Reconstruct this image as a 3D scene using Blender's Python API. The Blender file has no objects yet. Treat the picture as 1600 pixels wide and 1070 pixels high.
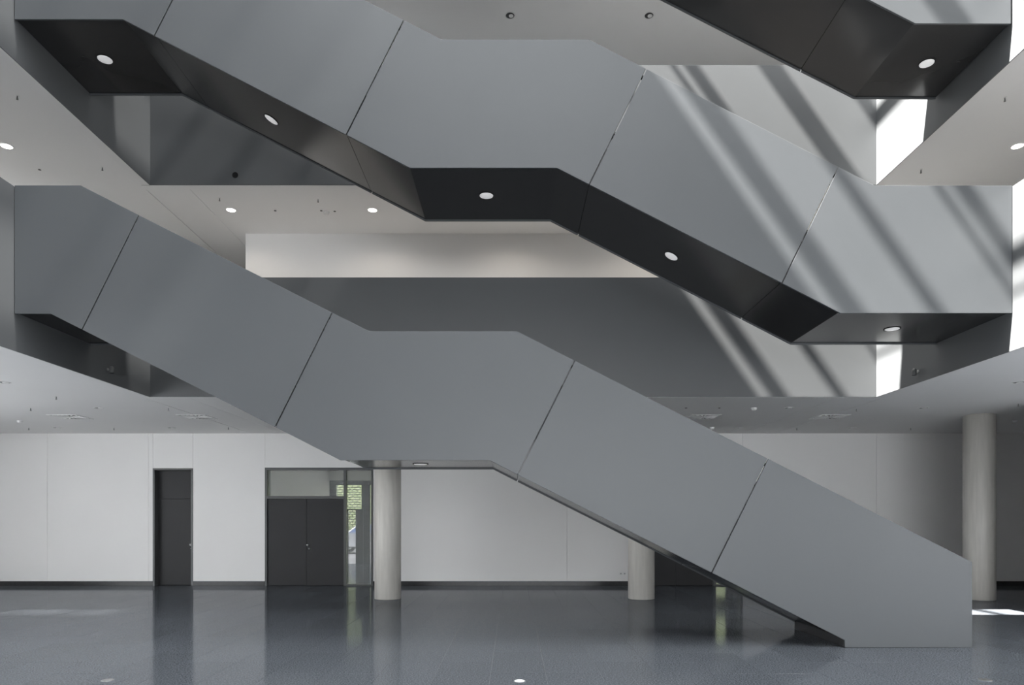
import bpy, math, random
from mathutils import Vector
random.seed(7)
SC = bpy.context.scene
COL = SC.collection

# ------------------------------------------------------------------ camera, world, sun, exposure
F = 1067.0                 # focal length in pixels of a 1600 px wide frame (24 mm on 36 mm)
CXP, CYP, EYE = 802.0, 813.0, 1.6
cam = bpy.data.cameras.new('camera')
cam.sensor_width = 36.0
cam.lens = 36.0 * F / 1600.0
cam.shift_x = (800.0 - CXP) / 1600.0
cam.shift_y = (CYP - 535.0) / 1600.0
cam.clip_end = 300
camo = bpy.data.objects.new('camera', cam)
COL.objects.link(camo)
camo.location = (0, 0, EYE)
camo.rotation_euler = (math.pi / 2, 0, 0)
SC.camera = camo

SC.view_settings.view_transform = 'Standard'
SC.view_settings.look = 'None'
SC.view_settings.gamma = 1.0
SC.view_settings.use_curve_mapping = False
SC.view_settings.exposure = 0.07

W = bpy.data.worlds.new('sky')
SC.world = W
W.use_nodes = True
bg = W.node_tree.nodes['Background']
bg.inputs[0].default_value = (0.95, 0.975, 1.0, 1)
bg.inputs[1].default_value = 6.3

SUN = Vector((1.0, 0.185, -1.42))
sl = bpy.data.lights.new('sun', 'SUN')
sl.energy = 62.0
sl.angle = math.radians(0.6)
sl.color = (1.0, 0.97, 0.92)
so = bpy.data.objects.new('sun', sl)
COL.objects.link(so)
so.location = (-8, 2, 26)
so.rotation_euler = SUN.to_track_quat('-Z', 'Y').to_euler()

# sunlight thrown back by the glass front of the building opposite
RS = Vector((-1.0, 0.185, -1.42))
rl = bpy.data.lights.new('reflected_sun', 'SUN')
rl.energy = 3.9
rl.angle = math.radians(1.2)
rl.color = (1.0, 0.98, 0.94)
ro = bpy.data.objects.new('reflected_sun', rl)
COL.objects.link(ro)
ro.location = (8, 2, 26)
ro.rotation_euler = RS.to_track_quat('-Z', 'Y').to_euler()

# ------------------------------------------------------------------ materials
def new_mat(name):
    m = bpy.data.materials.new(name)
    m.use_nodes = True
    nt = m.node_tree
    return m, nt, nt.nodes['Principled BSDF']

def mat(name, col, rough=0.5, spec=0.5, metal=0.0, var=0.03, scale=3.0, emit=None, strength=0.0, bump=0.0, bscale=60.0, stretch=None):
    m, nt, b = new_mat(name)
    b.inputs['Roughness'].default_value = rough
    b.inputs['Metallic'].default_value = metal
    b.inputs['Specular IOR Level'].default_value = spec
    tc = nt.nodes.new('ShaderNodeTexCoord')
    src = tc.outputs['Object']
    if stretch:
        mp = nt.nodes.new('ShaderNodeMapping')
        mp.inputs['Scale'].default_value = stretch
        nt.links.new(src, mp.inputs['Vector'])
        src = mp.outputs['Vector']
    n = nt.nodes.new('ShaderNodeTexNoise')
    n.inputs['Scale'].default_value = scale
    n.inputs['Detail'].default_value = 4
    nt.links.new(src, n.inputs['Vector'])
    r = nt.nodes.new('ShaderNodeValToRGB')
    r.color_ramp.elements[0].position = 0.3
    r.color_ramp.elements[1].position = 0.7
    r.color_ramp.elements[0].color = tuple(c * (1 - var) for c in col) + (1,)
    r.color_ramp.elements[1].color = tuple(min(1, c * (1 + var)) for c in col) + (1,)
    nt.links.new(n.outputs['Fac'], r.inputs['Fac'])
    nt.links.new(r.outputs['Color'], b.inputs['Base Color'])
    if emit:
        b.inputs['Emission Color'].default_value = emit + (1,)
        b.inputs['Emission Strength'].default_value = strength
    if bump:
        n2 = nt.nodes.new('ShaderNodeTexNoise')
        n2.inputs['Scale'].default_value = bscale
        nt.links.new(src, n2.inputs['Vector'])
        bp = nt.nodes.new('ShaderNodeBump')
        bp.inputs['Strength'].default_value = bump
        bp.inputs['Distance'].default_value = 0.002
        nt.links.new(n2.outputs['Fac'], bp.inputs['Height'])
        nt.links.new(bp.outputs['Normal'], b.inputs['Normal'])
    return m

def granite_mat(name, dark, light, rough, spec):
    m, nt, b = new_mat(name)
    tc = nt.nodes.new('ShaderNodeTexCoord')
    geo = nt.nodes.new('ShaderNodeNewGeometry')
    n = nt.nodes.new('ShaderNodeTexNoise')
    n.inputs['Scale'].default_value = 62
    n.inputs['Detail'].default_value = 3
    n.inputs['Roughness'].default_value = 0.7
    nt.links.new(geo.outputs['Position'], n.inputs['Vector'])
    r = nt.nodes.new('ShaderNodeValToRGB')
    r.color_ramp.elements[0].position = 0.36
    r.color_ramp.elements[1].position = 0.66
    r.color_ramp.elements[0].color = dark + (1,)
    r.color_ramp.elements[1].color = light + (1,)
    nt.links.new(n.outputs['Fac'], r.inputs['Fac'])
    oi = nt.nodes.new('ShaderNodeObjectInfo')
    mr = nt.nodes.new('ShaderNodeMapRange')
    mr.inputs['To Min'].default_value = 0.94
    mr.inputs['To Max'].default_value = 1.05
    nt.links.new(oi.outputs['Random'], mr.inputs['Value'])
    mx = nt.nodes.new('ShaderNodeMix')
    mx.data_type = 'RGBA'
    mx.blend_type = 'MULTIPLY'
    mx.inputs['Factor'].default_value = 1.0
    nt.links.new(r.outputs['Color'], mx.inputs['A'])
    nt.links.new(mr.outputs['Result'], mx.inputs['B'])
    nt.nodes.remove(b)
    d = nt.nodes.new('ShaderNodeBsdfDiffuse')
    nt.links.new(mx.outputs['Result'], d.inputs['Color'])
    gl = nt.nodes.new('ShaderNodeBsdfGlossy')
    gl.inputs['Roughness'].default_value = rough
    gl.inputs['Color'].default_value = (0.97, 0.98, 1.0, 1)
    fr = nt.nodes.new('ShaderNodeFresnel')
    fr.inputs['IOR'].default_value = 1.5
    mu = nt.nodes.new('ShaderNodeMath')
    mu.operation = 'MULTIPLY'
    mu.inputs[1].default_value = spec
    nt.links.new(fr.outputs['Fac'], mu.inputs[0])
    ms = nt.nodes.new('ShaderNodeMixShader')
    nt.links.new(mu.outputs[0], ms.inputs[0])
    nt.links.new(d.outputs[0], ms.inputs[1])
    nt.links.new(gl.outputs[0], ms.inputs[2])
    nt.links.new(ms.outputs[0], nt.nodes['Material Output'].inputs['Surface'])
    return m

def glass_mat(name):
    m, nt, b = new_mat(name)
    b.inputs['Base Color'].default_value = (0.93, 0.97, 0.95, 1)
    b.inputs['Roughness'].default_value = 0.0
    b.inputs['IOR'].default_value = 1.45
    b.inputs['Alpha'].default_value = 0.12
    n = nt.nodes.new('ShaderNodeTexNoise')
    n.inputs['Scale'].default_value = 2
    r = nt.nodes.new('ShaderNodeMapRange')
    r.inputs['To Min'].default_value = 0.0
    r.inputs['To Max'].default_value = 0.01
    nt.links.new(n.outputs['Fac'], r.inputs['Value'])
    nt.links.new(r.outputs['Result'], b.inputs['Roughness'])
    return m

def brick_mat(name):
    m, nt, b = new_mat(name)
    tc = nt.nodes.new('ShaderNodeTexCoord')
    mp = nt.nodes.new('ShaderNodeMapping')
    mp.inputs['Rotation'].default_value = (math.pi / 2, 0, 0)
    nt.links.new(tc.outputs['Object'], mp.inputs['Vector'])
    br = nt.nodes.new('ShaderNodeTexBrick')
    br.inputs['Color1'].default_value = (0.31, 0.345, 0.19, 1)
    br.inputs['Color2'].default_value = (0.22, 0.275, 0.13, 1)
    br.inputs['Mortar'].default_value = (0.03, 0.04, 0.02, 1)
    br.inputs['Scale'].default_value = 1.5
    br.inputs['Mortar Size'].default_value = 0.05
    nt.links.new(mp.outputs['Vector'], br.inputs['Vector'])
    nt.links.new(br.outputs['Color'], b.inputs['Base Color'])
    b.inputs['Roughness'].default_value = 0.9
    return m

PANEL = mat('grey_lacquer', (0.092, 0.098, 0.104), 0.36, 0.4, var=0.02, scale=1.2)
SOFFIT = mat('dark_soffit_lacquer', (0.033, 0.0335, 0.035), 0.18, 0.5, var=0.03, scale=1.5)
FASCIA = mat('grey_balustrade_lacquer', (0.112, 0.117, 0.121), 0.40, 0.4, var=0.02, scale=1.0)
WHITE = mat('white_plaster', (0.86, 0.85, 0.84), 0.75, 0.2, var=0.012, scale=0.8)
CEIL = mat('white_ceiling_paint', (0.85, 0.845, 0.84), 0.8, 0.2, var=0.01, scale=0.8)
GRANITE = granite_mat('dark_granite', (0.034, 0.039, 0.047), (0.172, 0.188, 0.210), 0.08, 0.5)
GROUT = mat('pale_grout', (0.16, 0.17, 0.18), 1.0, 0.0)
CONC = mat('fair_faced_concrete', (0.60, 0.58, 0.54), 0.42, 0.4, var=0.07, scale=3.0, bump=0.4, bscale=40, stretch=(6, 6, 0.6))
DOOR = mat('anthracite_door_laminate', (0.036, 0.036, 0.038), 0.5, 0.25, var=0.05, scale=2)
FRAME = mat('grey_steel_frame', (0.085, 0.088, 0.088), 0.4, 0.5, var=0.04)
STONE = mat('black_stone_skirting', (0.035, 0.036, 0.036), 0.22, 0.5, var=0.15, scale=30)
STEEL = mat('brushed_steel', (0.75, 0.75, 0.74), 0.28, 0.5, metal=1.0)
BLACK = mat('black_recess', (0.006, 0.006, 0.007), 0.6, 0.3)
WPLAST = mat('white_plastic', (0.82, 0.82, 0.81), 0.4, 0.5)
GREYV = mat('pale_grey_plastic', (0.45, 0.45, 0.45), 0.5, 0.4)
DARKV = mat('dark_recess_fill', (0.04, 0.04, 0.04), 0.35, 0.5)
LENS = mat('frosted_lens', (0.8, 0.8, 0.8), 0.35, 0.5, emit=(1, 1, 1), strength=0.33)
LIT = mat('lit_lamp_glass', (0.9, 0.9, 0.9), 0.3, 0.5, emit=(1.0, 0.95, 0.86), strength=9.0)
FLOORLIT = mat('lit_floor_lamp_glass', (0.9, 0.9, 0.9), 0.2, 0.5, emit=(1.0, 1.0, 1.0), strength=0.8)
GLASS = glass_mat('clear_glass')
BRICK = brick_mat('pale_green_brick')
ASPHALT = mat('grey_asphalt', (0.085, 0.085, 0.09), 0.9, 0.2, var=0.1, scale=10)
CARP = mat('silver_car_paint', (0.34, 0.35, 0.38), 0.25, 0.6, metal=0.3)
CARG = mat('blue_tinted_car_glass', (0.08, 0.13, 0.28), 0.08, 0.6)
TYRE = mat('black_tyre_rubber', (0.02, 0.02, 0.02), 0.8, 0.3)
OFFW = mat('foyer_wall_paint', (0.86, 0.85, 0.78), 0.8, 0.2)

# ------------------------------------------------------------------ mesh helpers
class MB:
    def __init__(s):
        s.v = []
        s.f = []
    def add(s, vs, fs):
        o = len(s.v)
        s.v += [tuple(v) for v in vs]
        s.f += [tuple(i + o for i in f) for f in fs]
        return s
    def box(s, x0, x1, y0, y1, z0, z1):
        return s.add([(x0, y0, z0), (x1, y0, z0), (x1, y1, z0), (x0, y1, z0),
                      (x0, y0, z1), (x1, y0, z1), (x1, y1, z1), (x0, y1, z1)],
                     [(3, 2, 1, 0), (4, 5, 6, 7), (0, 1, 5, 4), (1, 2, 6, 5), (2, 3, 7, 6), (3, 0, 4, 7)])
    def prism(s, poly, y0, y1):
        """poly: (x, z) outline in the plane y = const, extruded along y"""
        a = sum(poly[i][0] * poly[(i + 1) % len(poly)][1] - poly[(i + 1) % len(poly)][0] * poly[i][1] for i in range(len(poly)))
        if a < 0:
            poly = poly[::-1]
        n = len(poly)
        vs = [(x, y0, z) for x, z in poly] + [(x, y1, z) for x, z in poly]
        fs = [tuple(range(n)), tuple(range(2 * n - 1, n - 1, -1))]
        fs += [(i, i + n, (i + 1) % n + n, (i + 1) % n) for i in range(n)]
        return s.add(vs, fs)
    def lathe(s, prof, c, n=24, axis='z', ring=False):
        """prof: (radius, height) pairs; closed at both ends, or joined into a ring"""
        o = len(s.v)
        for r, h in prof:
            for k in range(n):
                a = 2 * math.pi * k / n
                p = (r * math.cos(a), r * math.sin(a), h)
                if axis == 'x':
                    p = (p[2], p[0], p[1])
                elif axis == 'y':
                    p = (p[0], p[2], p[1])
                s.v.append((p[0] + c[0], p[1] + c[1], p[2] + c[2]))
        for i in range(len(prof) - 1):
            for k in range(n):
                k2 = (k + 1) % n
                s.f.append((o + i * n + k, o + i * n + k2, o + (i + 1) * n + k2, o + (i + 1) * n + k))
        if ring:
            b = o + (len(prof) - 1) * n
            for k in range(n):
                k2 = (k + 1) % n
                s.f.append((b + k, b + k2, o + k2, o + k))
            return s
        s.f.append(tuple(o + k for k in range(n - 1, -1, -1)))
        s.f.append(tuple(o + (len(prof) - 1) * n + k for k in range(n)))
        return s
    def build(s, name, m, parent=None, org=(0, 0, 0), bevel=0.0, smooth=False):
        if parent is not None:
            org = parent.get('_o', (0, 0, 0))
        me = bpy.data.meshes.new(name)
        me.from_pydata([(v[0] - org[0], v[1] - org[1], v[2] - org[2]) for v in s.v], [], s.f)
        me.validate()
        import bmesh
        bm = bmesh.new()
        bm.from_mesh(me)
        bmesh.ops.recalc_face_normals(bm, faces=bm.faces)
        bm.to_mesh(me)
        bm.free()
        me.materials.append(m)
        if smooth:
            for p in me.polygons:
                p.use_smooth = len(p.vertices) == 4
        o = bpy.data.objects.new(name, me)
        COL.objects.link(o)
        if parent is not None:
            o.parent = parent
        else:
            o.location = org
        o['_o'] = tuple(org)
        if bevel:
            b = o.modifiers.new('bevel', 'BEVEL')
            b.width = bevel
            b.segments = 2
            b.limit_method = 'ANGLE'
            b.angle_limit = math.radians(40)
        return o

def empty(name, loc):
    o = bpy.data.objects.new(name, None)
    COL.objects.link(o)
    o.location = loc
    o.empty_display_size = 0.1
    o['_o'] = tuple(loc)
    return o

def tag(o, label, cat, group=None, kind=None):
    o['label'] = label
    o['category'] = cat
    if group:
        o['group'] = group
    if kind:
        o['kind'] = kind
    return o

def struct(o):
    o['kind'] = 'structure'
    return o

def X(px, D):
    return (px - CXP) * D / F
def Z(py, D):
    return EYE + (CYP - py) * D / F
def XZ(p, D):
    return (X(p[0], D), Z(p[1], D))

# ------------------------------------------------------------------ main dimensions
DS, DB = 8.58, 10.13             # front and rear planes of the staircases
VX, VY = 6.275, 11.80            # atrium void: side faces and rear face
YF = -12.0                        # front end of the atrium
YB = 16.74                       # rear wall, ground floor
XL, XR = -13.2, 13.6             # outer walls
C1 = 3.735                       # ceiling, ground floor
H = 3.662                        # storey height above
LEV = [C1, C1 + H, C1 + 2 * H, C1 + 3 * H]
PAR = 2.065                      # height of a balustrade face
FL = 1.065                       # slab: ceiling below to floor above
ROOF = 18.60
PT = 0.16                        # balustrade thickness

# ------------------------------------------------------------------ floor with granite tiles
flo = struct(empty('floor', (0, 8, 0)))
MB().box(XL, XR, 5.4, YB + 0.2, -0.20, -0.003).build('screed', GROUT, flo)
MB().box(XL, XR, YF, 5.4, -0.20, 0.0).build('front_slab', GRANITE, flo)
MB().box(XL, XR, YB + 0.2, 25.2, -0.20, 0.0).build('foyer_slab', GRANITE, flo)
TW, TL, J = 0.575, 1.15, 0.004
def tile_mesh():
    m = MB()
    a, b, h, e = TW / 2 - J / 2, TL / 2 - J / 2, 0.0, 0.0012
    vs = []
    for (ax, bx, z) in ((a, b, -0.02), (a, b, -e), (a - e, b - e, 0.0)):
        vs += [(-ax, -bx, z), (ax, -bx, z), (ax, bx, z), (-ax, bx, z)]
    fs = [(8, 9, 10, 11)]
    for r in (0, 4):
        for i in range(4):
            j = (i + 1) % 4
            fs.append((r + i, r + j, r + 4 + j, r + 4 + i))
    return m.add(vs, fs)
cells = []
k0, k1 = -23, 22
for k in range(k0, k1 + 1):
    x = 0.338 + TW * (k + 0.5)
    off = 7.13 if (k % 4) in (0, 3) else 7.13 + TL / 2
    for n in range(-3, 10):
        ya, yc = max(5.40, off + TL * n), min(YB + 0.2, off + TL * (n + 1))
        if yc - ya < 0.05 or x - TW / 2 < XL or x + TW / 2 > XR:
            continue
        y, ys = (ya + yc) / 2, (yc - ya - J) / (TL - J)
        inview = y > 5.9 and abs(x) < 0.80 * y + 0.5
        cells.append((0 if inview else 1, math.hypot(x, y), x, y, ys))
cells.sort()
tm = tile_mesh()
base_tile = None
rest = MB()
for i, (nv, d, x, y, ys) in enumerate(cells):
    if i < 300 and nv == 0:
        if base_tile is None:
            base_tile = tm.build('tile', GRANITE, None)
            base_tile.parent = flo
            base_tile.location = (x, y - 8, 0)
            base_tile.scale = (1, ys, 1)
        else:
            c = base_tile.copy()
            COL.objects.link(c)
            c.location = (x, y - 8, 0)
            c.scale = (1, ys, 1)
    else:
        rest.add([(v[0] + x, v[1] * ys + y, v[2]) for v in tm.v], tm.f)
r = rest.build('tile_field', GRANITE, flo)
r['kind'] = 'stuff'


# ------------------------------------------------------------------ shell
GALF = mat('grey_gallery_floor', (0.20, 0.20, 0.20), 0.4, 0.4)
GALB = mat('light_grey_gallery_floor', (0.60, 0.60, 0.60), 0.5, 0.3)  # unseen rear gallery floor, lightened to bounce light onto the wall
def slab(name, z0, z1):
    yb = YB + 0.2
    e = 0.004
    for x0, x1 in ((XL, -VX - PT - e), (VX + PT + e, XR)):
        root = struct(empty(name, ((x0 + x1) / 2, 5, z0)))
        MB().box(x0, x1, YF, yb, z0, z0 + 0.06).build('ceiling_panel', CEIL, root)
        MB().box(x0, x1, YF, yb, z0 + 0.06, z1).build('floor_slab', GALF, root)
    root = struct(empty(name, (0, 14, z0)))
    g = 0.008
    xs = [-VX - PT + g, -5.66, 5.62, VX + PT - g]
    for a, b in zip(xs[:-1], xs[1:]):
        MB().box(a + g / 2, b - g / 2, VY + PT + e, yb, z0, z0 + 0.06).build('ceiling_panel', CEIL, root)
    MB().box(-VX - PT, VX + PT, VY + PT + e, yb, z0 + 0.06, z1).build('floor_slab', GALB, root)
for i, z in enumerate(LEV):
    slab('ceiling', z, z + FL)
# roof around the glazed opening
rf = MB()
rf.box(XL, -VX, YF, YB + 6, ROOF, ROOF + 0.1)
rf.box(VX, XR, YF, YB + 6, ROOF, ROOF + 0.1)
rf.box(-VX, VX, VY, YB + 6, ROOF, ROOF + 0.1)
struct(rf.build('ceiling', CEIL))
# skylight beams, running front to rear, one object each
KS = SUN.x / -SUN.z
sk = struct(empty('window_1', (0, 2, ROOF)))
UB = [(7.06, 7.41), (8.19, 8.42), (9.36, 9.48), (9.60, 9.87), (10.88, 11.31), (12.16, 12.44), (13.45, 13.8), (14.7, 15.0), (15.95, 16.3), (17.2, 17.5), (18.5, 18.8)]
for u0, u1 in UB:
    h = 0.18 if u1 - u0 > 0.15 else 0.06
    MB().box(u0 - ROOF * KS, u1 - (ROOF + h) * KS, YF, VY, ROOF, ROOF + h).build('roof_beam', FRAME, sk)

# balustrades that ring the atrium, one object per side and level
def balustrade(side, z, label, gaps=(), lev=0):
    m = MB()
    zt = z + PAR
    zf = z + FL
    if side == 'back':
        m.box(-VX - PT, VX + PT, VY, VY + PT, z, zt)
        o = m.build('balustrade', FASCIA, None, (0, VY + PT / 2, z), bevel=0.003)
        MB().box(-VX - PT, VX + PT, VY + 0.014, VY + PT, z - 0.003, z + 0.001).build('soffit_strip', CEIL, o)
    else:
        s = -1 if side == 'left' else 1
        x0, x1 = (-VX - PT, -VX) if s < 0 else (VX, VX + PT)
        y = YF
        for a, b in gaps:
            m.box(x0, x1, y, a, z, zt)
            m.box(x0, x1, a, b, z, zf)
            y = b
        m.box(x0, x1, y, VY - 0.001, z, zt)
        o = m.build('balustrade', FASCIA, None, (s * (VX + PT / 2), (YF + VY) / 2, z))
        MB().box(min(s * (VX + 0.014), s * (VX + PT)), max(s * (VX + 0.014), s * (VX + PT)), YF, VY - 0.002, z - 0.003, z + 0.001).build('soffit_strip', CEIL, o)
    return tag(o, label, 'balustrade')
G = [(DS + 0.06, DB - 0.06)]
balustrade('back', LEV[0], 'long grey rear balustrade below the white wall band, crossed by two stair flights')
balustrade('back', LEV[1], 'upper rear grey balustrade, sunlit at its right end, with small round black hole')
balustrade('left', LEV[0], 'grey side balustrade at left end of lowest staircase, dark under its landing', G)
balustrade('left', LEV[1], 'grey side balustrade at upper left, dark beneath the top landing of the middle staircase', G)
balustrade('right', LEV[0], 'grey side balustrade below the right landing of the middle staircase, carrying a small spotlight', G)
balustrade('right', LEV[1], 'brilliantly sunlit side balustrade below the right landing of the topmost staircase', G)
# the two storeys above the frame
for i in (2, 3):
    z = LEV[i]
    for side in ('back', 'left', 'right'):
        m = MB()
        if side == 'back':
            m.box(-VX - PT, VX + PT, VY, VY + PT, z, z + PAR)
        elif side == 'left':
            m.box(-VX - PT, -VX, YF, VY - 0.001, z, z + PAR)
        else:
            m.box(VX, VX + PT, YF, VY - 0.001, z, z + PAR)
        struct(m.build('wall_' + side, FASCIA))

# unseen outer walls; some openings added to let in more daylight
wl = MB()
wl.box(XL - 0.2, XL, YF, -3.0, 0, ROOF)
wl.box(XL - 0.2, XL, -3.0, 11.0, 0, 0.15)
wl.box(XL - 0.2, XL, -3.0, 11.0, 2.75, 3.6)
wl.box(XL - 0.2, XL, 11.0, YB + 6, 0, LEV[0])
for z, ya in ((LEV[0], 10.4), (LEV[1], 4.0), (LEV[2], 6.0)):
    wl.box(XL - 0.2, XL, -3.0, YB + 6, z - (0.2 if z == C1 else 0.0), z + 1.9)
    wl.box(XL - 0.2, XL, -3.0, ya, z + 1.9, z + H)
    wl.box(XL - 0.2, XL, 13.6, YB + 6, z + 1.9, z + H)
wl.box(XL - 0.2, XL, -3.0, YB + 6, LEV[3], ROOF)
struct(wl.build('wall_left', WHITE))
wr = MB()
wr.box(XR, XR + 0.2, YF, YB + 6, 3.6, ROOF)
wr.box(XR, XR + 0.2, YF, 5.8, 0, 0.15)
wr.box(XR, XR + 0.2, YF, 5.8, 2.9, 3.6)
wr.box(XR, XR + 0.2, 5.8, YB + 6, 0, 3.6)
struct(wr.build('wall_right', WHITE))
struct(MB().box(9.35, 9.5, 5.8, 12.4, 0, C1 - 0.002).box(9.5, XR, 5.8, 5.95, 0, C1 - 0.002).build('wall_right', WHITE))  # unseen wall and partition added to shade the right end of the rear wall
# unseen front wall of the hall, open middle sized for the light it admits
wf = MB()
wf.box(XL, -5.0, YF - 0.2, YF, 0, ROOF)
wf.box(9.35, XR, YF - 0.2, YF, 0, ROOF)
wf.box(-5.0, 9.35, YF - 0.2, YF, 0, 0.3)
wf.box(-5.0, 9.35, YF - 0.2, YF, 4.6, ROOF)
struct(wf.build('wall_front', WHITE))

# upper rear walls
struct(MB().box(-5.41, XR, 13.80, 13.95, LEV[0] + FL, LEV[1]).build('wall_back', WHITE))
cw = MB()
cw.box(XL, -8.6, 13.80, 13.95, LEV[0] + FL, LEV[1])
cw.box(-8.75, -8.6, 13.95, YB + 6, LEV[0] + FL, LEV[1])
cw.box(-8.6, -5.4, YB + 0.1, YB + 0.25, LEV[0] + FL, LEV[1])
cw.box(-5.41, -5.26, 13.95, YB + 0.1, LEV[0] + FL, LEV[1])
struct(cw.build('wall_corridor', WHITE))
for i in (1, 2, 3):
    zt = LEV[i + 1] if i < 3 else ROOF
    struct(MB().box(XL, XR, YB, YB + 0.2, LEV[i] + FL, zt).build('wall_back', WHITE))

# ------------------------------------------------------------------ rear wall of the ground floor
def xb(px):
    return X(px, YB)
def zb(py):
    return Z(py, YB)
WT = 0.24
D1 = (xb(239), xb(301.5), zb(731.5))
E1 = (xb(414), xb(583), zb(730.5))
SH = 9.06
E2 = (E1[0] + SH, E1[1] + SH, E1[2])
wb = struct(empty('wall_back', (0, YB, 0)))
g = 0.003
def wpanel(x0, x1, z0, z1):
    MB().box(x0 + g, x1 - g, YB, YB + WT, z0, z1).build('wall_panel', WHITE, wb)
cuts = [XL, xb(74), xb(232), D1[0] - 0.0]
for a, b in zip(cuts[:-1], cuts[1:]):
    wpanel(a, b, 0, C1)
wpanel(D1[0], D1[1], D1[2], C1)
wpanel(D1[1], E1[0], 0, C1)
wpanel(E1[0], E1[1], E1[2], C1)
wpanel(E1[1], xb(886), 0, C1)
wpanel(xb(886), E2[0], 0, C1)
wpanel(E2[0], E2[1], E2[2], C1)
wpanel(E2[1], 8.9, 0, C1)
wpanel(8.9, XR, 0, C1)

def skirting(x0, x1, name):
    struct(MB().box(x0, x1, YB - 0.018, YB, 0.0, 0.112).build(name, STONE, None, ((x0 + x1) / 2, YB, 0), bevel=0.003))
skirting(XL, D1[0], 'baseboard_back')
skirting(D1[1], E1[0], 'baseboard_back')
skirting(E1[1], E2[0], 'baseboard_back')
skirting(E2[1], XR, 'baseboard_back')

def knob_set(x, y, z, parent, sx):
    k = MB().lathe([(0.012, 0.0), (0.012, -0.03), (0.026, -0.035), (0.030, -0.05), (0.022, -0.066), (0.0005, -0.07)], (x, y, z), 16, 'y').build('door_knob', STEEL, parent, smooth=True)
    MB().lathe([(0.026, 0.0), (0.026, -0.006), (0.010, -0.008), (0.009, -0.014), (0.0005, -0.015)], (x + sx, y, z - 0.095), 16, 'y').build('lock_rosette', STEEL, parent, smooth=True)

# single door
d1 = struct(empty('door_1', ((D1[0] + D1[1]) / 2, YB + 0.1, 0)))
fr = MB()
fw = 0.045
fr.box(D1[0], D1[0] + fw, YB - 0.012, YB + WT, 0, D1[2])
fr.box(D1[1] - fw, D1[1], YB - 0.012, YB + WT, 0, D1[2])
fr.box(D1[0] + fw, D1[1] - fw, YB - 0.012, YB + WT, D1[2] - fw, D1[2])
fr.build('door_frame', FRAME, d1)
zs = zb(779)
MB().box(D1[0] + fw + 0.001, D1[1] - fw - 0.001, YB + 0.222, YB + 0.235, 0.0005, D1[2] - fw - 0.001).build('rear_plate', DOOR, d1)  # added behind the leaf to stop foyer light in the gaps
MB().box(D1[0] + fw + 0.004, D1[1] - fw - 0.004, YB + 0.17, YB + 0.22, 0.006, zs - 0.003).build('door_leaf', DOOR, d1, bevel=0.003)
MB().box(D1[0] + fw + 0.004, D1[1] - fw - 0.004, YB + 0.17, YB + 0.22, zs + 0.003, D1[2] - fw - 0.004).build('top_panel', DOOR, d1, bevel=0.003)
knob_set(D1[1] - fw - 0.075, YB + 0.17, 1.0, d1, 0.012)

# double doors with transom light and sidelight
def door_set(name, E):
    root = struct(empty(name, ((E[0] + E[1]) / 2, YB + 0.1, 0)))
    s = E[0] - E1[0]
    xm0, xm1 = xb(537) + s, xb(541) + s
    zt0, zt1 = zb(779), zb(775)
    fr = MB()
    fr.box(E[0], E[0] + 0.05, YB - 0.01, YB + WT, 0, E[2])
    fr.box(E[1] - 0.05, E[1], YB - 0.01, YB + WT, 0, E[2])
    fr.box(E[0] + 0.05, E[1] - 0.05, YB - 0.01, YB + WT, E[2] - 0.055, E[2])
    fr.box(xm1, E[1] - 0.05, YB - 0.01, YB + 0.10, 0.0, 0.035)
    fr.build('door_frame', FRAME, root)
    MB().box(xm0, xm1, YB - 0.01, YB + 0.10, 0, E[2] - 0.055).build('mullion', FRAME, root)
    MB().box(E[0] + 0.05, xm0, YB - 0.01, YB + 0.10, zt0, zt1).build('transom_bar', FRAME, root)
    xa, xz = E[0] + 0.053, xm0 - 0.003
    xc = (xb(478.5) + s)
    MB().box(xa, xc - 0.003, YB + 0.03, YB + 0.08, 0.006, zt0 - 0.004).build('door_leaf', DOOR, root, bevel=0.003)
    MB().box(xc + 0.003, xz, YB + 0.03, YB + 0.08, 0.006, zt0 - 0.004).build('door_leaf', DOOR, root, bevel=0.003)
    MB().box(xa - 0.002, xz + 0.002, YB + 0.082, YB + 0.092, 0.0005, zt0 - 0.001).build('rear_plate', DOOR, root)  # backing added to block light leaking round the leaves
    knob_set(xc + 0.035, YB + 0.03, 1.0, root, 0.022)
    MB().box(E[0] + 0.05, xm0, YB + 0.045, YB + 0.055, zt1, E[2] - 0.055).build('transom_pane', GLASS, root)
    MB().box(xm1, E[1] - 0.05, YB + 0.045, YB + 0.055, 0.035, E[2] - 0.055).build('sidelight_pane', GLASS, root)
door_set('door_2', E1)
door_set('door_3', E2)

# ------------------------------------------------------------------ foyer behind the rear wall, with street
YFO = 25.0
fx0, fx1 = -6.72, 9.6
ff = MB()
ff.box(fx0 - 0.15, fx0, YB + WT, YFO + 0.2, 0, C1)
struct(ff.build('wall_foyer_left', OFFW))
struct(MB().box(fx1, fx1 + 0.15, YB + WT, YFO + 0.2, 0, C1).build('wall_foyer_right', OFFW))
struct(MB().box(XL, XR, YB + 0.2, YFO + 0.2, C1, C1 + 0.3).build('ceiling', CEIL))
w2 = struct(empty('window_2', (1.5, YFO, 0)))
def xf(px):
    return X(px, YFO)
def zf(py):
    return Z(py, YFO)
MB().box(fx0, fx1, YFO, YFO + 0.15, zf(751), C1).build('bulkhead', OFFW, w2)
MB().box(fx0, fx1, YFO - 0.02, YFO + 0.15, zf(757.5), zf(751)).build('lintel', DOOR, w2)
MB().box(fx0, xf(525), YFO - 0.02, YFO + 0.15, 0, zf(757.5)).build('frame_post', DOOR, w2)
MB().box(xf(556), xf(567.5), YFO - 0.02, YFO + 0.15, 0, zf(795)).build('frame_post', DOOR, w2)
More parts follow.
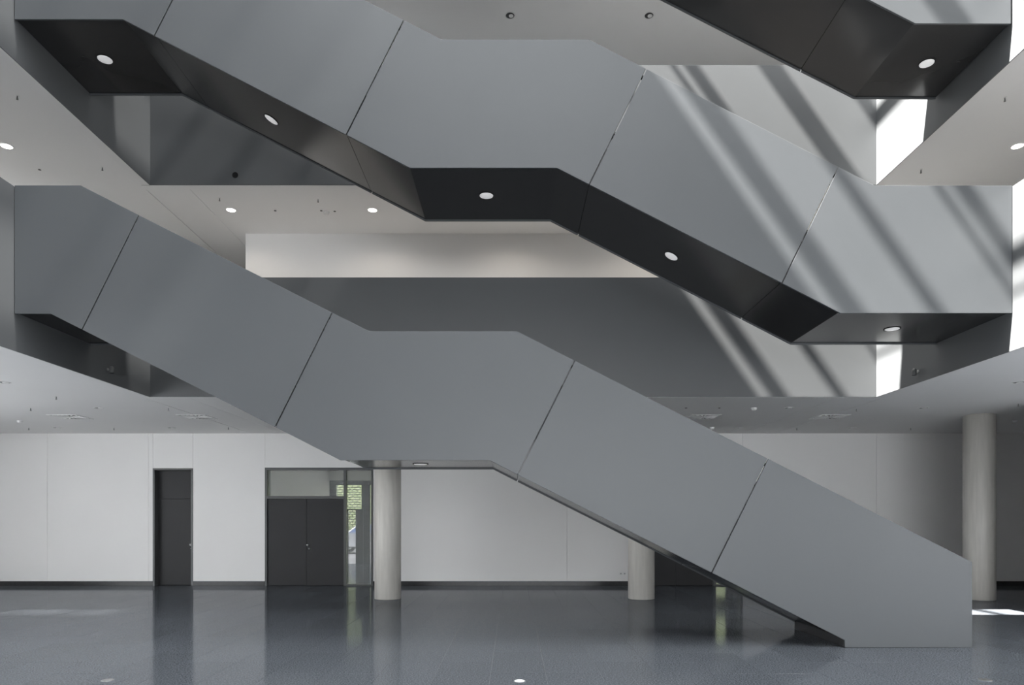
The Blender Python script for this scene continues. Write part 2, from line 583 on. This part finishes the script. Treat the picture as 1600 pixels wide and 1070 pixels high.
MB().box(xf(565), xf(578), YFO + 0.0, YFO + 0.1, 0, zf(757.5)).build('frame_post', DOOR, w2)
MB().box(xf(525), xf(565), YFO - 0.02, YFO + 0.1, zf(797), zf(795)).build('frame_rail', DOOR, w2)
MB().box(xf(542.2), xf(543.6), YFO - 0.02, YFO + 0.1, 0, zf(797)).build('frame_post', DOOR, w2)
MB().box(xf(525), xf(535), YFO - 0.02, YFO + 0.1, 0, zf(797)).build('frame_post', DOOR, w2)
MB().box(xf(581), xf(592), YFO - 0.02, YFO + 0.1, 0, zf(757.5)).build('frame_post', DOOR, w2)
for k in range(1, 9):
    x = xf(592) + k * 1.5
    if x < 6.3:
        MB().box(x - 0.1, x + 0.1, YFO - 0.02, YFO + 0.15, 0, zf(757.5)).build('frame_post', DOOR, w2)
MB().box(6.2, 7.35, YFO - 0.02, YFO + 0.15, 0, zf(757.5)).build('frame_post', DOOR, w2)
MB().box(7.8, 8.25, YFO - 0.02, YFO + 0.15, 0, zf(757.5)).build('frame_post', DOOR, w2)
MB().box(8.35, fx1, YFO - 0.02, YFO + 0.15, 0, zf(757.5)).build('frame_post', DOOR, w2)
MB().box(7.35, 7.8, YFO - 0.02, YFO + 0.1, 1.2, 1.95).build('frame_rail', DOOR, w2)
MB().box(fx0, fx1, YFO + 0.05, YFO + 0.06, 0.0, zf(757.5)).build('pane', GLASS, w2)

struct(MB().box(-40, 40, YFO + 0.2, 60, -0.25, -0.02).build('ground', ASPHALT))
tag(MB().box(-16.8, 36, 46, 46.4, 0, 9.0).build('street_facade', BRICK, None, (0, 46, 0)), 'pale green brick house front seen through the glazed sidelight, across the street', 'building')

struct(MB().box(-70, -17.2, 20, 75, -0.02, 26).build('wall_sun_blocker', WHITE))  # unseen block added to keep the sun off the street and car

def car(x, y):
    root = empty('car', (x, y, -0.02))
    tag(root, 'silver parked car with blue glass, seen through the sidelight beside the double door', 'car')
    prof = [(-2.15, 0.28), (-2.2, 0.62), (-2.05, 0.86), (-1.15, 0.98), (-0.55, 1.42), (0.75, 1.46), (1.5, 1.02), (2.05, 0.95), (2.18, 0.6), (2.12, 0.28)]
    MB().prism([(a + x, b) for a, b in prof], y - 0.82, y + 0.82).build('body', CARP, root, bevel=0.06)
    gl = [(-0.98, 1.0), (-0.50, 1.36), (0.70, 1.40), (1.28, 1.03)]
    MB().prism([(a + x, b) for a, b in gl], y - 0.835, y + 0.835).build('side_window', CARG, root)
    for wx in (-1.35, 1.35):
        for s in (-1, 1):
            wy = y + s * 0.74
            w = MB().lathe([(0.2, -0.11), (0.31, -0.10), (0.33, -0.06), (0.33, 0.06), (0.31, 0.10), (0.2, 0.11)], (x + wx, wy, 0.31), 24, 'y').build('wheel', TYRE, root, smooth=True)
            MB().lathe([(0.19, -0.12), (0.19, 0.12)], (x + wx, wy, 0.31), 16, 'y').build('hubcap', STEEL, w)
car(-7.0, 34.0)

# ------------------------------------------------------------------ concrete columns
def column(px, D, label, r=0.268):
    x = X(px, D)
    m = MB().lathe([(r - 0.006, 0.0), (r, 0.006), (r, C1 - 0.001)], (x, D, 0), 64)
    o = m.build('column', CONC, None, (x, D, 0), smooth=True)
    tag(o, label, 'column', kind='thing')
    return x
column(606, 14.0, 'round pale concrete column standing right of the double door with sidelight')
column(1002, 14.0, 'round pale concrete column, short in view below the slope of the lowest staircase')
xc3 = column(1530, 13.85, 'tall round grey concrete column behind the foot of the lowest staircase', 0.285)

# ------------------------------------------------------------------ staircases
PTH = 0.025
def lerp_on(poly, x):
    for (a, b), (c, d) in zip(poly[:-1], poly[1:]):
        if a <= x <= c and c > a:
            return b + (d - b) * (x - a) / (c - a)
    return poly[-1][1]

def staircase(label, top, bot, joints, plinth=None, lights=()):
    """top / bot: profile points of the parapet's front face, read left to right; joints: (bottom, top) points"""
    t = [XZ(p, DS) for p in top]
    b = [XZ(p, DS) for p in bot]
    js = [(XZ(p, DS), XZ(q, DS)) for p, q in joints]
    xm = (t[0][0] + t[-1][0]) / 2
    root = empty('staircase', (xm, (DS + DB) / 2, min(p[1] for p in b)))
    tag(root, label, 'staircase')
    gap = 0.007
    # parapet panels, front and rear, split at the joints
    for y0, y1 in ((DS, DS + PTH), (DB - PTH, DB)):
        for k in range(len(js) + 1):
            tl = js[k - 1][1] if k > 0 else t[0]
            bl = js[k - 1][0] if k > 0 else b[0]
            tr = js[k][1] if k < len(js) else t[-1]
            br = js[k][0] if k < len(js) else b[-1]
            dl = gap if k > 0 else 0.0
            dr = gap if k < len(js) else 0.0
            poly = [(tl[0] + dl, tl[1] - dl * 0.5)]
            poly += [p for p in t[:-1] if tl[0] + 0.01 < p[0] and (k == len(js) or p[0] < tr[0] - 0.01)]
            poly += [(tr[0] - dr, tr[1] + dr * 0.5), (br[0] - dr, br[1] + dr * 0.5)]
            poly += [p for p in reversed(b) if bl[0] + 0.01 < p[0] < br[0] - 0.01]
            poly += [(bl[0] + dl, bl[1] - dl * 0.5)]
            MB().prism(poly, y0, y1).build('parapet_panel', PANEL, root, bevel=0.003)
    # soffit panels between the parapets
    rec = 0.02
    sb = [(x, z + rec) for x, z in b]
    if plinth:
        sb = sb[:plinth]
    xs = [sb[0][0]] + [j[0][0] for j in js] + [sb[-1][0]]
    for k in range(len(xs) - 1):
        a = xs[k] + (0.003 if k else 0)
        c = xs[k + 1] - (0.003 if k < len(xs) - 2 else 0)
        pts = [(a, lerp_on(sb, a))] + [p for p in sb if a + 0.01 < p[0] < c - 0.01] + [(c, lerp_on(sb, c))]
        poly = pts + [(x, z + 0.02) for x, z in reversed(pts)]
        MB().prism(poly, DS + PTH + 0.002, DB - PTH - 0.002).build('soffit_panel', SOFFIT, root)
    # stepped slab between the parapets
    up = []
    th = 0.58
    nodes = [((p[0] + q[0]) / 2, q[1] + th) for p, q in zip(t[:len(b)], b)] if not plinth else [((p[0] + q[0]) / 2, q[1] + th) for p, q in zip(t[:4], b[:4])] + [(t[4][0] - 0.45, 0.0)]
    for (xa, za), (xc, zc) in zip(nodes[:-1], nodes[1:]):
        up.append((xa, za))
        dz = za - zc
        if abs(dz) > 0.1:
            n = max(2, round(abs(dz) / 0.165))
            for i in range(n):
                x1 = xa + (xc - xa) * (i + 0.0) / n
                zz = za + (zc - za) * (i + 1) / n
                up.append((x1 + 0.001, zz))
                up.append((xa + (xc - xa) * (i + 1) / n, zz))
    up.append(nodes[-1])
    lo = [(x, z + rec + 0.022) for x, z in b[:plinth] if True] if plinth else [(x, z + rec + 0.022) for x, z in b]
    if plinth:
        lo += [(lo[-1][0], 0.001), (nodes[-1][0], 0.001)]
        up = up[:-1]
    # clean doubles
    poly = []
    for p in up + lo[::-1]:
        if not poly or (abs(p[0] - poly[-1][0]) + abs(p[1] - poly[-1][1])) > 0.0005:
            poly.append(p)
    MB().prism(poly, DS + PTH + 0.001, DB - PTH - 0.001).build('stair_slab', SOFFIT, root)
    # handrails inside both parapets
    for y in (DS + PTH + 0.06, DB - PTH - 0.06):
        tt = [(x, z - 0.075) for x, z in (t[:-1] if plinth else t)]
        m = MB()
        for (xa, za), (xc, zc) in zip(tt[:-1], tt[1:]):
            m.prism([(xa, za - 0.02), (xc, zc - 0.02), (xc, zc + 0.02), (xa, za + 0.02)], y - 0.018, y + 0.018)
        m.build('handrail', STONE, root)
    if plinth:
        x = b[-2][0]
        MB().box(x + 0.002, b[-1][0] - 0.06, DS + PTH + 0.001, DB - PTH - 0.001, 0.001, 0.09).build('plinth', PANEL, root)
    return root

xL, xR = 22.8, 1581.6
low_top = [(xL, 289.5), (126, 289.5), (577, 517.5), (808, 517.5), (1519, 878), (1519, 1011.6)]
low_bot = [(xL, 490), (79, 490), (532, 719), (765, 719), (1320, 1000), (1320.5, 1011.6), (1519, 1011.6)]
staircase('lowest grey staircase with solid parapets, its foot standing on the granite floor', low_top, low_bot,
          [((128, 514.5), (217, 336)), ((430, 667), (519, 488.5)), ((809, 741.5), (898, 563.5)), ((1112, 894.5), (1200, 716.5))], plinth=5)
mid_top = [(xL, -171), (233, -171), (690, 61.5), (921, 62), (1366, 289.5), (xR, 290)]
mid_bot = [(xL, 30), (192, 30), (640, 262), (870, 262), (1313, 489), (xR, 489)]
staircase('middle grey staircase crossing the whole atrium, streaked with sunlight at its right end', mid_top, mid_bot,
          [((241, 55.5), (331, -121.5)), ((541, 210.5), (631, 31.5)), ((921, 288), (1010, 107.5)), ((1222, 442), (1310, 261))])
top_top = [(xL, -623), (350, -623), (807, -391), (1038, -391), (1483, -163.5), (xR - 2, -163)]
top_bot = [(xL, -422), (309, -422), (757, -190), (987, -190), (1430, 36.5), (xR - 2, 37)]
staircase('topmost staircase at the upper right corner, mostly its dark underside in view', top_top, top_bot,
          [((358, -397), (448, -573)), ((658, -241), (748, -421)), ((1031, -167.5), (1120, -349)), ((1331, -14), (1420, -196))])

# ------------------------------------------------------------------ lights and fittings
def copy_tree(o, parent=None):
    c = o.copy()
    COL.objects.link(c)
    if parent is not None:
        c.parent = parent
    for ch in list(o.children):
        copy_tree(ch, c)
    return c

def place(proto, used, loc, label, cat, group, rot=None):
    o = proto if not used else copy_tree(proto)
    used.append(1)
    o.location = loc
    if rot:
        o.rotation_euler = rot
    tag(o, label, cat, group)
    return o

# round soffit lights under the stairs
def soffit_light():
    r = empty('soffit_light', (0, 0, 0))
    n = 32
    ring = MB().lathe([(0.094, 0.0), (0.108, 0.0), (0.108, -0.006), (0.094, -0.006)], (0, 0, 0), n, ring=True).build('trim_ring', BLACK, r, smooth=True)
    MB().lathe([(0.092, 0.0), (0.092, -0.005), (0.085, -0.009), (0.05, -0.012), (0.001, -0.013)], (0, 0, 0), n).build('lens', LENS, r, smooth=True)
    return r
sp = soffit_light()
su = []
YM = (DS + DB) / 2
def soffit_pos(px, prof):
    x = X(px, YM)
    pts = [XZ(p, DS) for p in prof]
    z = lerp_on(pts, x) + 0.02
    e = 0.02
    dz = lerp_on(pts, x + e) - lerp_on(pts, x - e)
    return (x, YM, z - 0.0005), (0, -math.atan2(dz, 2 * e), 0)
for px, prof, lab in [(164, mid_bot, 'round white light in the dark landing soffit at upper left'),
                      (424, mid_bot, 'oval-looking white light in the sloping soffit right of the upper left landing'),
                      (760, mid_bot, 'round white light under the half landing of the middle staircase'),
                      (1049, mid_bot, 'white light in the sloping soffit right of the half landing, middle staircase'),
                      (1394, mid_bot, 'white light under the right-hand landing of the middle staircase'),
                      (1448, top_bot, 'white light under the landing of the topmost staircase'),
                      (657, low_bot, 'thin-looking light under the half landing of the lowest staircase')]:
    loc, rot = soffit_pos(px, prof)
    place(sp, su, loc, lab, 'light', 'stair soffit lights', rot)

# downlights: ring and glass; unlit ones have the cup's shade painted as a dark disc
def downlight(lit, r=0.095):
    o = empty('downlight', (0, 0, 0))
    MB().lathe([(r - 0.014, 0.0), (r, 0.0), (r, -0.005), (r - 0.014, -0.007)], (0, 0, 0), 28, ring=True).build('trim_ring', WPLAST, o, smooth=True)
    if lit:
        MB().lathe([(r - 0.016, 0.0), (r - 0.016, -0.002), (r - 0.05, -0.006), (0.001, -0.007)], (0, 0, 0), 28).build('lamp_glass', LIT, o, smooth=True)
    else:
        MB().lathe([(r - 0.015, 0.0), (r - 0.015, -0.0015), (0.05, -0.002), (0.001, -0.002)], (0, 0, 0), 28).build('recess_shade_disc', DARKV, o, smooth=True)
        MB().lathe([(0.045, -0.001), (0.045, -0.006), (0.03, -0.012), (0.001, -0.014)], (0.02, 0.01, 0), 20).build('lamp_glass', WPLAST, o, smooth=True)
    return o

def ceil_pos(px, py, zc):
    D = F * (zc - EYE) / (CYP - py)
    return (X(px, D), D, zc - 0.0005)

lp, lu = downlight(True), []
WARM = (1.0, 0.90, 0.78)
def lamp(loc, e, cone=160, blend=0.5):
    l = bpy.data.lights.new('downlight_beam', 'SPOT')
    l.energy = e
    l.color = WARM
    l.spot_size = math.radians(cone)
    l.spot_blend = blend
    l.shadow_soft_size = 0.06
    o = bpy.data.objects.new('downlight_beam', l)
    COL.objects.link(o)
    o.location = (loc[0], loc[1], loc[2] - 0.03)
for px, py, lab in [(10, 228, 'lit downlight at the far left edge, beside the upper left balustrade'),
                    (361, 328, 'lit downlight left of the pair above the white wall band'),
                    (582, 328, 'lit downlight close under the sloping soffit of the middle staircase'),
                    (1590, 228, 'lit downlight at the right edge of the picture, beside the sunlit balustrade')]:
    loc = ceil_pos(px, py, LEV[1])
    place(lp, lu, loc, lab, 'light', 'lit downlights')
    lamp(loc, 19)
    if 100 < px < 1500:
        lamp(loc, 80, 80, 0.7)  # second, narrow spot added so floor bounce brightens the white wall
for x, lab in ((0.0, 'lit downlight hidden behind the half landing of the middle staircase'),
               (2.63, 'lit downlight hidden behind the flight right of the half landing, middle staircase'),
               (5.27, 'lit downlight hidden behind the sunlit lower flight of the middle staircase')):
    loc = (x, 12.75, LEV[1] - 0.0005)
    place(lp, lu, loc, lab, 'light', 'lit downlights')
    lamp(loc, 19)
    lamp(loc, 80, 80, 0.7)  # same added narrow spot for floor bounce

up_, uu = downlight(False), []
for px, py, zc, lab in [(797, 24, LEV[2], 'unlit downlight in the top ceiling, above the middle of the half landing'),
                        (1014, 24, LEV[2], 'unlit downlight in the top ceiling, beside the topmost staircase'),
                        (6, 597, C1, 'unlit downlight cut by the left edge in the ground floor ceiling'),
                        (155, 637, C1, 'unlit downlight in the ground floor ceiling, nearest below the left balustrade'),
                        (89, 668, C1, 'unlit downlight above the left part of the white wall, left of the door'),
                        (268, 668, C1, 'unlit downlight in the ground floor ceiling above the single door'),
                        (1156, 668, C1, 'unlit downlight in the ceiling just above the lowest staircase parapet'),
                        (1233, 637, C1, 'unlit downlight in the ground floor ceiling between the two right air diffusers'),
                        (1331, 668, C1, 'unlit downlight near the rear wall, below the rightmost air diffuser'),
                        (1443, 637, C1, 'unlit downlight in the ground floor ceiling, left of the tall column'),
                        (1592, 597, C1, 'unlit downlight cut by the right edge in the ground floor ceiling')]:
    place(up_, uu, ceil_pos(px, py, zc), lab, 'light', 'unlit downlights')

# sprinkler heads
def sprinkler():
    o = empty('sprinkler', (0, 0, 0))
    MB().lathe([(0.034, 0.0), (0.034, -0.004), (0.012, -0.010)], (0, 0, 0), 16).build('escutcheon', WPLAST, o)
    m = MB()
    m.lathe([(0.009, -0.009), (0.009, -0.045), (0.014, -0.047), (0.014, -0.052)], (0, 0, 0), 10)
    m.box(-0.014, -0.009, -0.004, 0.004, -0.075, -0.05)
    m.box(0.009, 0.014, -0.004, 0.004, -0.075, -0.05)
    m.lathe([(0.020, -0.074), (0.020, -0.078)], (0, 0, 0), 12)
    m.build('nozzle', FRAME, o)
    o.scale = (0.72, 0.72, 0.72)
    return o
spr, pu = sprinkler(), []
for px, py, zc, lab in [(27, 149, LEV[1], 'sprinkler head in the upper left gallery ceiling, above the lit downlight'),
                        (160, 261, LEV[1], 'sprinkler head in the ceiling under the upper left balustrade corner'),
                        (343, 309, LEV[1], 'sprinkler head just above the left one of the two lit downlights'),
                        (497, 311, LEV[1], 'sprinkler head above the flush detector between the lit downlights'),
                        (1439, 265, LEV[1], 'sprinkler head in the right gallery ceiling, near the sunlit balustrade'),
                        (1570, 152, LEV[1], 'sprinkler head at the upper right, above the lit downlight'),
                        (88, 619, C1, 'sprinkler head in the ground ceiling, left below the lower left balustrade'),
                        (48, 637, C1, 'sprinkler head left of the leftmost air diffuser'),
                        (45, 668, C1, 'sprinkler head near the left rear wall, below the ceiling detector'),
                        (178, 668, C1, 'sprinkler head near the rear wall, between the two left air diffusers'),
                        (263, 637, C1, 'sprinkler head left above the second air diffuser'),
                        (357, 667, C1, 'sprinkler head near the rear wall, right of the second air diffuser'),
                        (1338, 638, C1, 'sprinkler head right above the rightmost air diffuser'),
                        (1245, 668, C1, 'sprinkler head near the rear wall, left below the rightmost air diffuser'),
                        (1423, 668, C1, 'sprinkler head near the rear wall, left of the tall column'),
                        (1591, 630, C1, 'sprinkler head at the right edge, right of the tall column')]:
    place(spr, pu, ceil_pos(px, py, zc), lab, 'sprinkler', 'ceiling sprinklers')

# smoke detectors
def detector():
    o = empty('smoke_detector', (0, 0, 0))
    MB().lathe([(0.055, 0.0), (0.055, -0.014)], (0, 0, 0), 20).build('mounting_base', WPLAST, o)
    MB().lathe([(0.050, -0.014), (0.050, -0.034), (0.032, -0.052), (0.001, -0.056)], (0, 0, 0), 20).build('sensor_head', WPLAST, o, smooth=True)
    return o
dt, du = detector(), []
for px, py, zc, lab in [(31, 657, C1, 'small ceiling detector near the left rear wall, left of the air diffuser'),
                        (1178, 637, C1, 'white domed smoke detector between the right air diffuser and a downlight'),
                        (1113, 667.5, C1, 'white domed smoke detector just above the lowest staircase parapet'),
                        (1586, 656.5, C1, 'white domed smoke detector right of the tall column'),
                        (510, 331, LEV[1], 'flush pale detector in the ceiling between the two lit downlights')]:
    place(dt, du, ceil_pos(px, py, zc), lab, 'detector', 'smoke detectors')

# small blanking caps
cp = MB().lathe([(0.022, 0.0), (0.022, -0.006), (0.012, -0.010), (0.001, -0.010)], (0, 0, 0), 14).build('blanking_cap', FRAME)
cu = []
for px, py, zc, lab in [(62, 265, LEV[1], 'tiny dark ceiling cap under the upper left gallery'),
                        (430, 329, LEV[1], 'tiny dark ceiling cap right of the left lit downlight'),
                        (502, 329, LEV[1], 'tiny dark ceiling cap left of the flush detector'),
                        (523, 330, LEV[1], 'tiny dark ceiling cap right of the flush detector'),
                        (1072, 637, C1, 'tiny ceiling cap just above the lowest staircase parapet'),
                        (1124, 637, C1, 'tiny ceiling cap above the right air diffuser that touches the parapet')]:
    place(cp, cu, ceil_pos(px, py, zc), lab, 'cap', 'small ceiling caps')

# square swirl diffusers
def diffuser():
    o = empty('air_diffuser', (0, 0, 0))
    a = 0.30
    m = MB()
    m.box(-a, a, -a, -a + 0.03, -0.008, 0.0).box(-a, a, a - 0.03, a, -0.008, 0.0)
    m.box(-a, -a + 0.03, -a + 0.03, a - 0.03, -0.008, 0.0).box(a - 0.03, a, -a + 0.03, a - 0.03, -0.008, 0.0)
    m.build('edge_frame', WPLAST, o)
    MB().box(-a + 0.03, a - 0.03, -a + 0.03, a - 0.03, -0.003, 0.0).build('back_plate', DARKV, o)
    n = 20
    for k in range(n):
        t = 2 * math.pi * k / n
        c, s = math.cos(t), math.sin(t)
        R1 = 0.262 / max(abs(c), abs(s), 0.78)
        vs = []
        for rr, w in ((0.07, 0.005), (R1, 0.018)):
            for q, z in ((-w, -0.003), (w, -0.003), (w, -0.008), (-w, -0.015)):
                vs.append((rr * c - q * s, rr * s + q * c, z))
        MB().add(vs, [(0, 1, 2, 3), (7, 6, 5, 4), (0, 4, 5, 1), (1, 5, 6, 2), (2, 6, 7, 3), (3, 7, 4, 0)]).build('blade', WPLAST, o)
    MB().lathe([(0.07, -0.003), (0.07, -0.012), (0.001, -0.014)], (0, 0, 0), 16).build('hub', WPLAST, o)
    return o
df, fu = diffuser(), []
for px, lab in [(110, 'leftmost square air diffuser in the ground floor ceiling'),
                (308, 'square air diffuser in the ceiling above the single door'),
                (1098, 'square air diffuser touching the top edge of the lowest staircase parapet'),
                (1296, 'rightmost square air diffuser, between the staircase and the tall column')]:
    place(df, fu, ceil_pos(px, 651, C1), lab, 'vent', 'ceiling air diffusers')

# small spotlights on the side balustrades
def spot(s):
    o = empty('wall_spotlight', (0, 0, 0))
    MB().lathe([(0.022, 0.0), (0.022, 0.012)], (0, 0, 0), 14, 'x').build('wall_plate', STEEL, o)
    MB().lathe([(0.007, 0.01), (0.007, 0.05)], (0, 0, 0), 10, 'x').build('arm', STEEL, o)
    h = MB().lathe([(0.012, 0.045), (0.030, 0.035), (0.036, 0.0), (0.036, -0.055), (0.031, -0.06)], (0.065, 0, 0), 18).build('lamp_head', FRAME, o, smooth=True)
    MB().lathe([(0.031, -0.059), (0.031, -0.0615)], (0.065, 0, 0), 18).build('lamp_front', BLACK, h)
    return o
wp, wu = spot(1), []
D = VX * F / (CXP - 168)
place(wp, wu, (-VX, D, Z(577, D)), 'small steel spotlight on the lower left balustrade', 'spotlight', 'balustrade spotlights')
D = VX * F / (1435 - CXP)
place(wp, wu, (VX, D, Z(580, D)), 'small steel spotlight on the right balustrade beside the sun patch', 'spotlight', 'balustrade spotlights', (0, 0, math.pi))

# black round inset in the upper rear balustrade
xi, zi = XZ((367.5, 273.5), VY)
ins = empty('round_inset', (xi, VY, zi))
MB().lathe([(0.043, 0.0), (0.052, 0.0), (0.052, -0.004), (0.043, -0.006)], (xi, VY, zi), 24, 'y', ring=True).build('rim', BLACK, ins, smooth=True)
MB().lathe([(0.043, 0.0), (0.043, -0.002), (0.001, -0.002)], (xi, VY, zi), 24, 'y').build('dark_cover', BLACK, ins)
tag(ins, 'small round black inset low on the upper rear balustrade', 'fitting')

# wall sockets
for px, lab in ((970.0, 'left one of the twin white wall sockets beside the second column'), (976.0, 'right one of the twin white wall sockets, touching the second column in view')):
    x, z = xb(px), zb(896)
    so_ = empty('wall_socket', (x, YB, z))
    MB().box(x - 0.04, x + 0.04, YB - 0.012, YB, z - 0.04, z + 0.04).build('cover_plate', WPLAST, so_, bevel=0.003)
    MB().lathe([(0.02, -0.0121), (0.02, -0.0135)], (x, YB, z), 14, 'y').build('outlet', GREYV, so_)
    tag(so_, lab, 'socket', 'twin wall sockets')

# floor fittings
def floor_pos(px, py):
    D = F * EYE / (py - CYP)
    return X(px, D), D
x, y = floor_pos(812, 1064)
fl = empty('floor_lamp', (x, y, 0))
MB().lathe([(0.058, 0.0), (0.058, 0.003), (0.05, 0.004)], (x, y, 0), 24).build('steel_ring', STEEL, fl)
MB().lathe([(0.049, 0.001), (0.049, 0.005), (0.001, 0.006)], (x, y, 0), 24).build('lamp_glass', FLOORLIT, fl)
tag(fl, 'small round white lamp set flush in the granite floor at the bottom edge', 'light')
for px, py, lab in ((168, 1063, 'square floor box lid with steel disc, at the bottom left of the floor'), (1540, 1062.5, 'square floor box lid with steel disc, at the bottom right of the floor')):
    x, y = floor_pos(px, py)
    fb = empty('floor_box', (x, y, 0))
    m = MB()
    m.box(x - 0.16, x + 0.16, y - 0.16, y + 0.16, 0.0, 0.002)
    m.build('lid', GRANITE, fb)
    MB().lathe([(0.06, 0.002), (0.06, 0.004), (0.001, 0.0045)], (x, y, 0), 24).build('steel_disc', STEEL, fb)
    tag(fb, lab, 'floor box', 'floor boxes')

for o in list(bpy.data.objects):
    if '_o' in o:
        del o['_o']
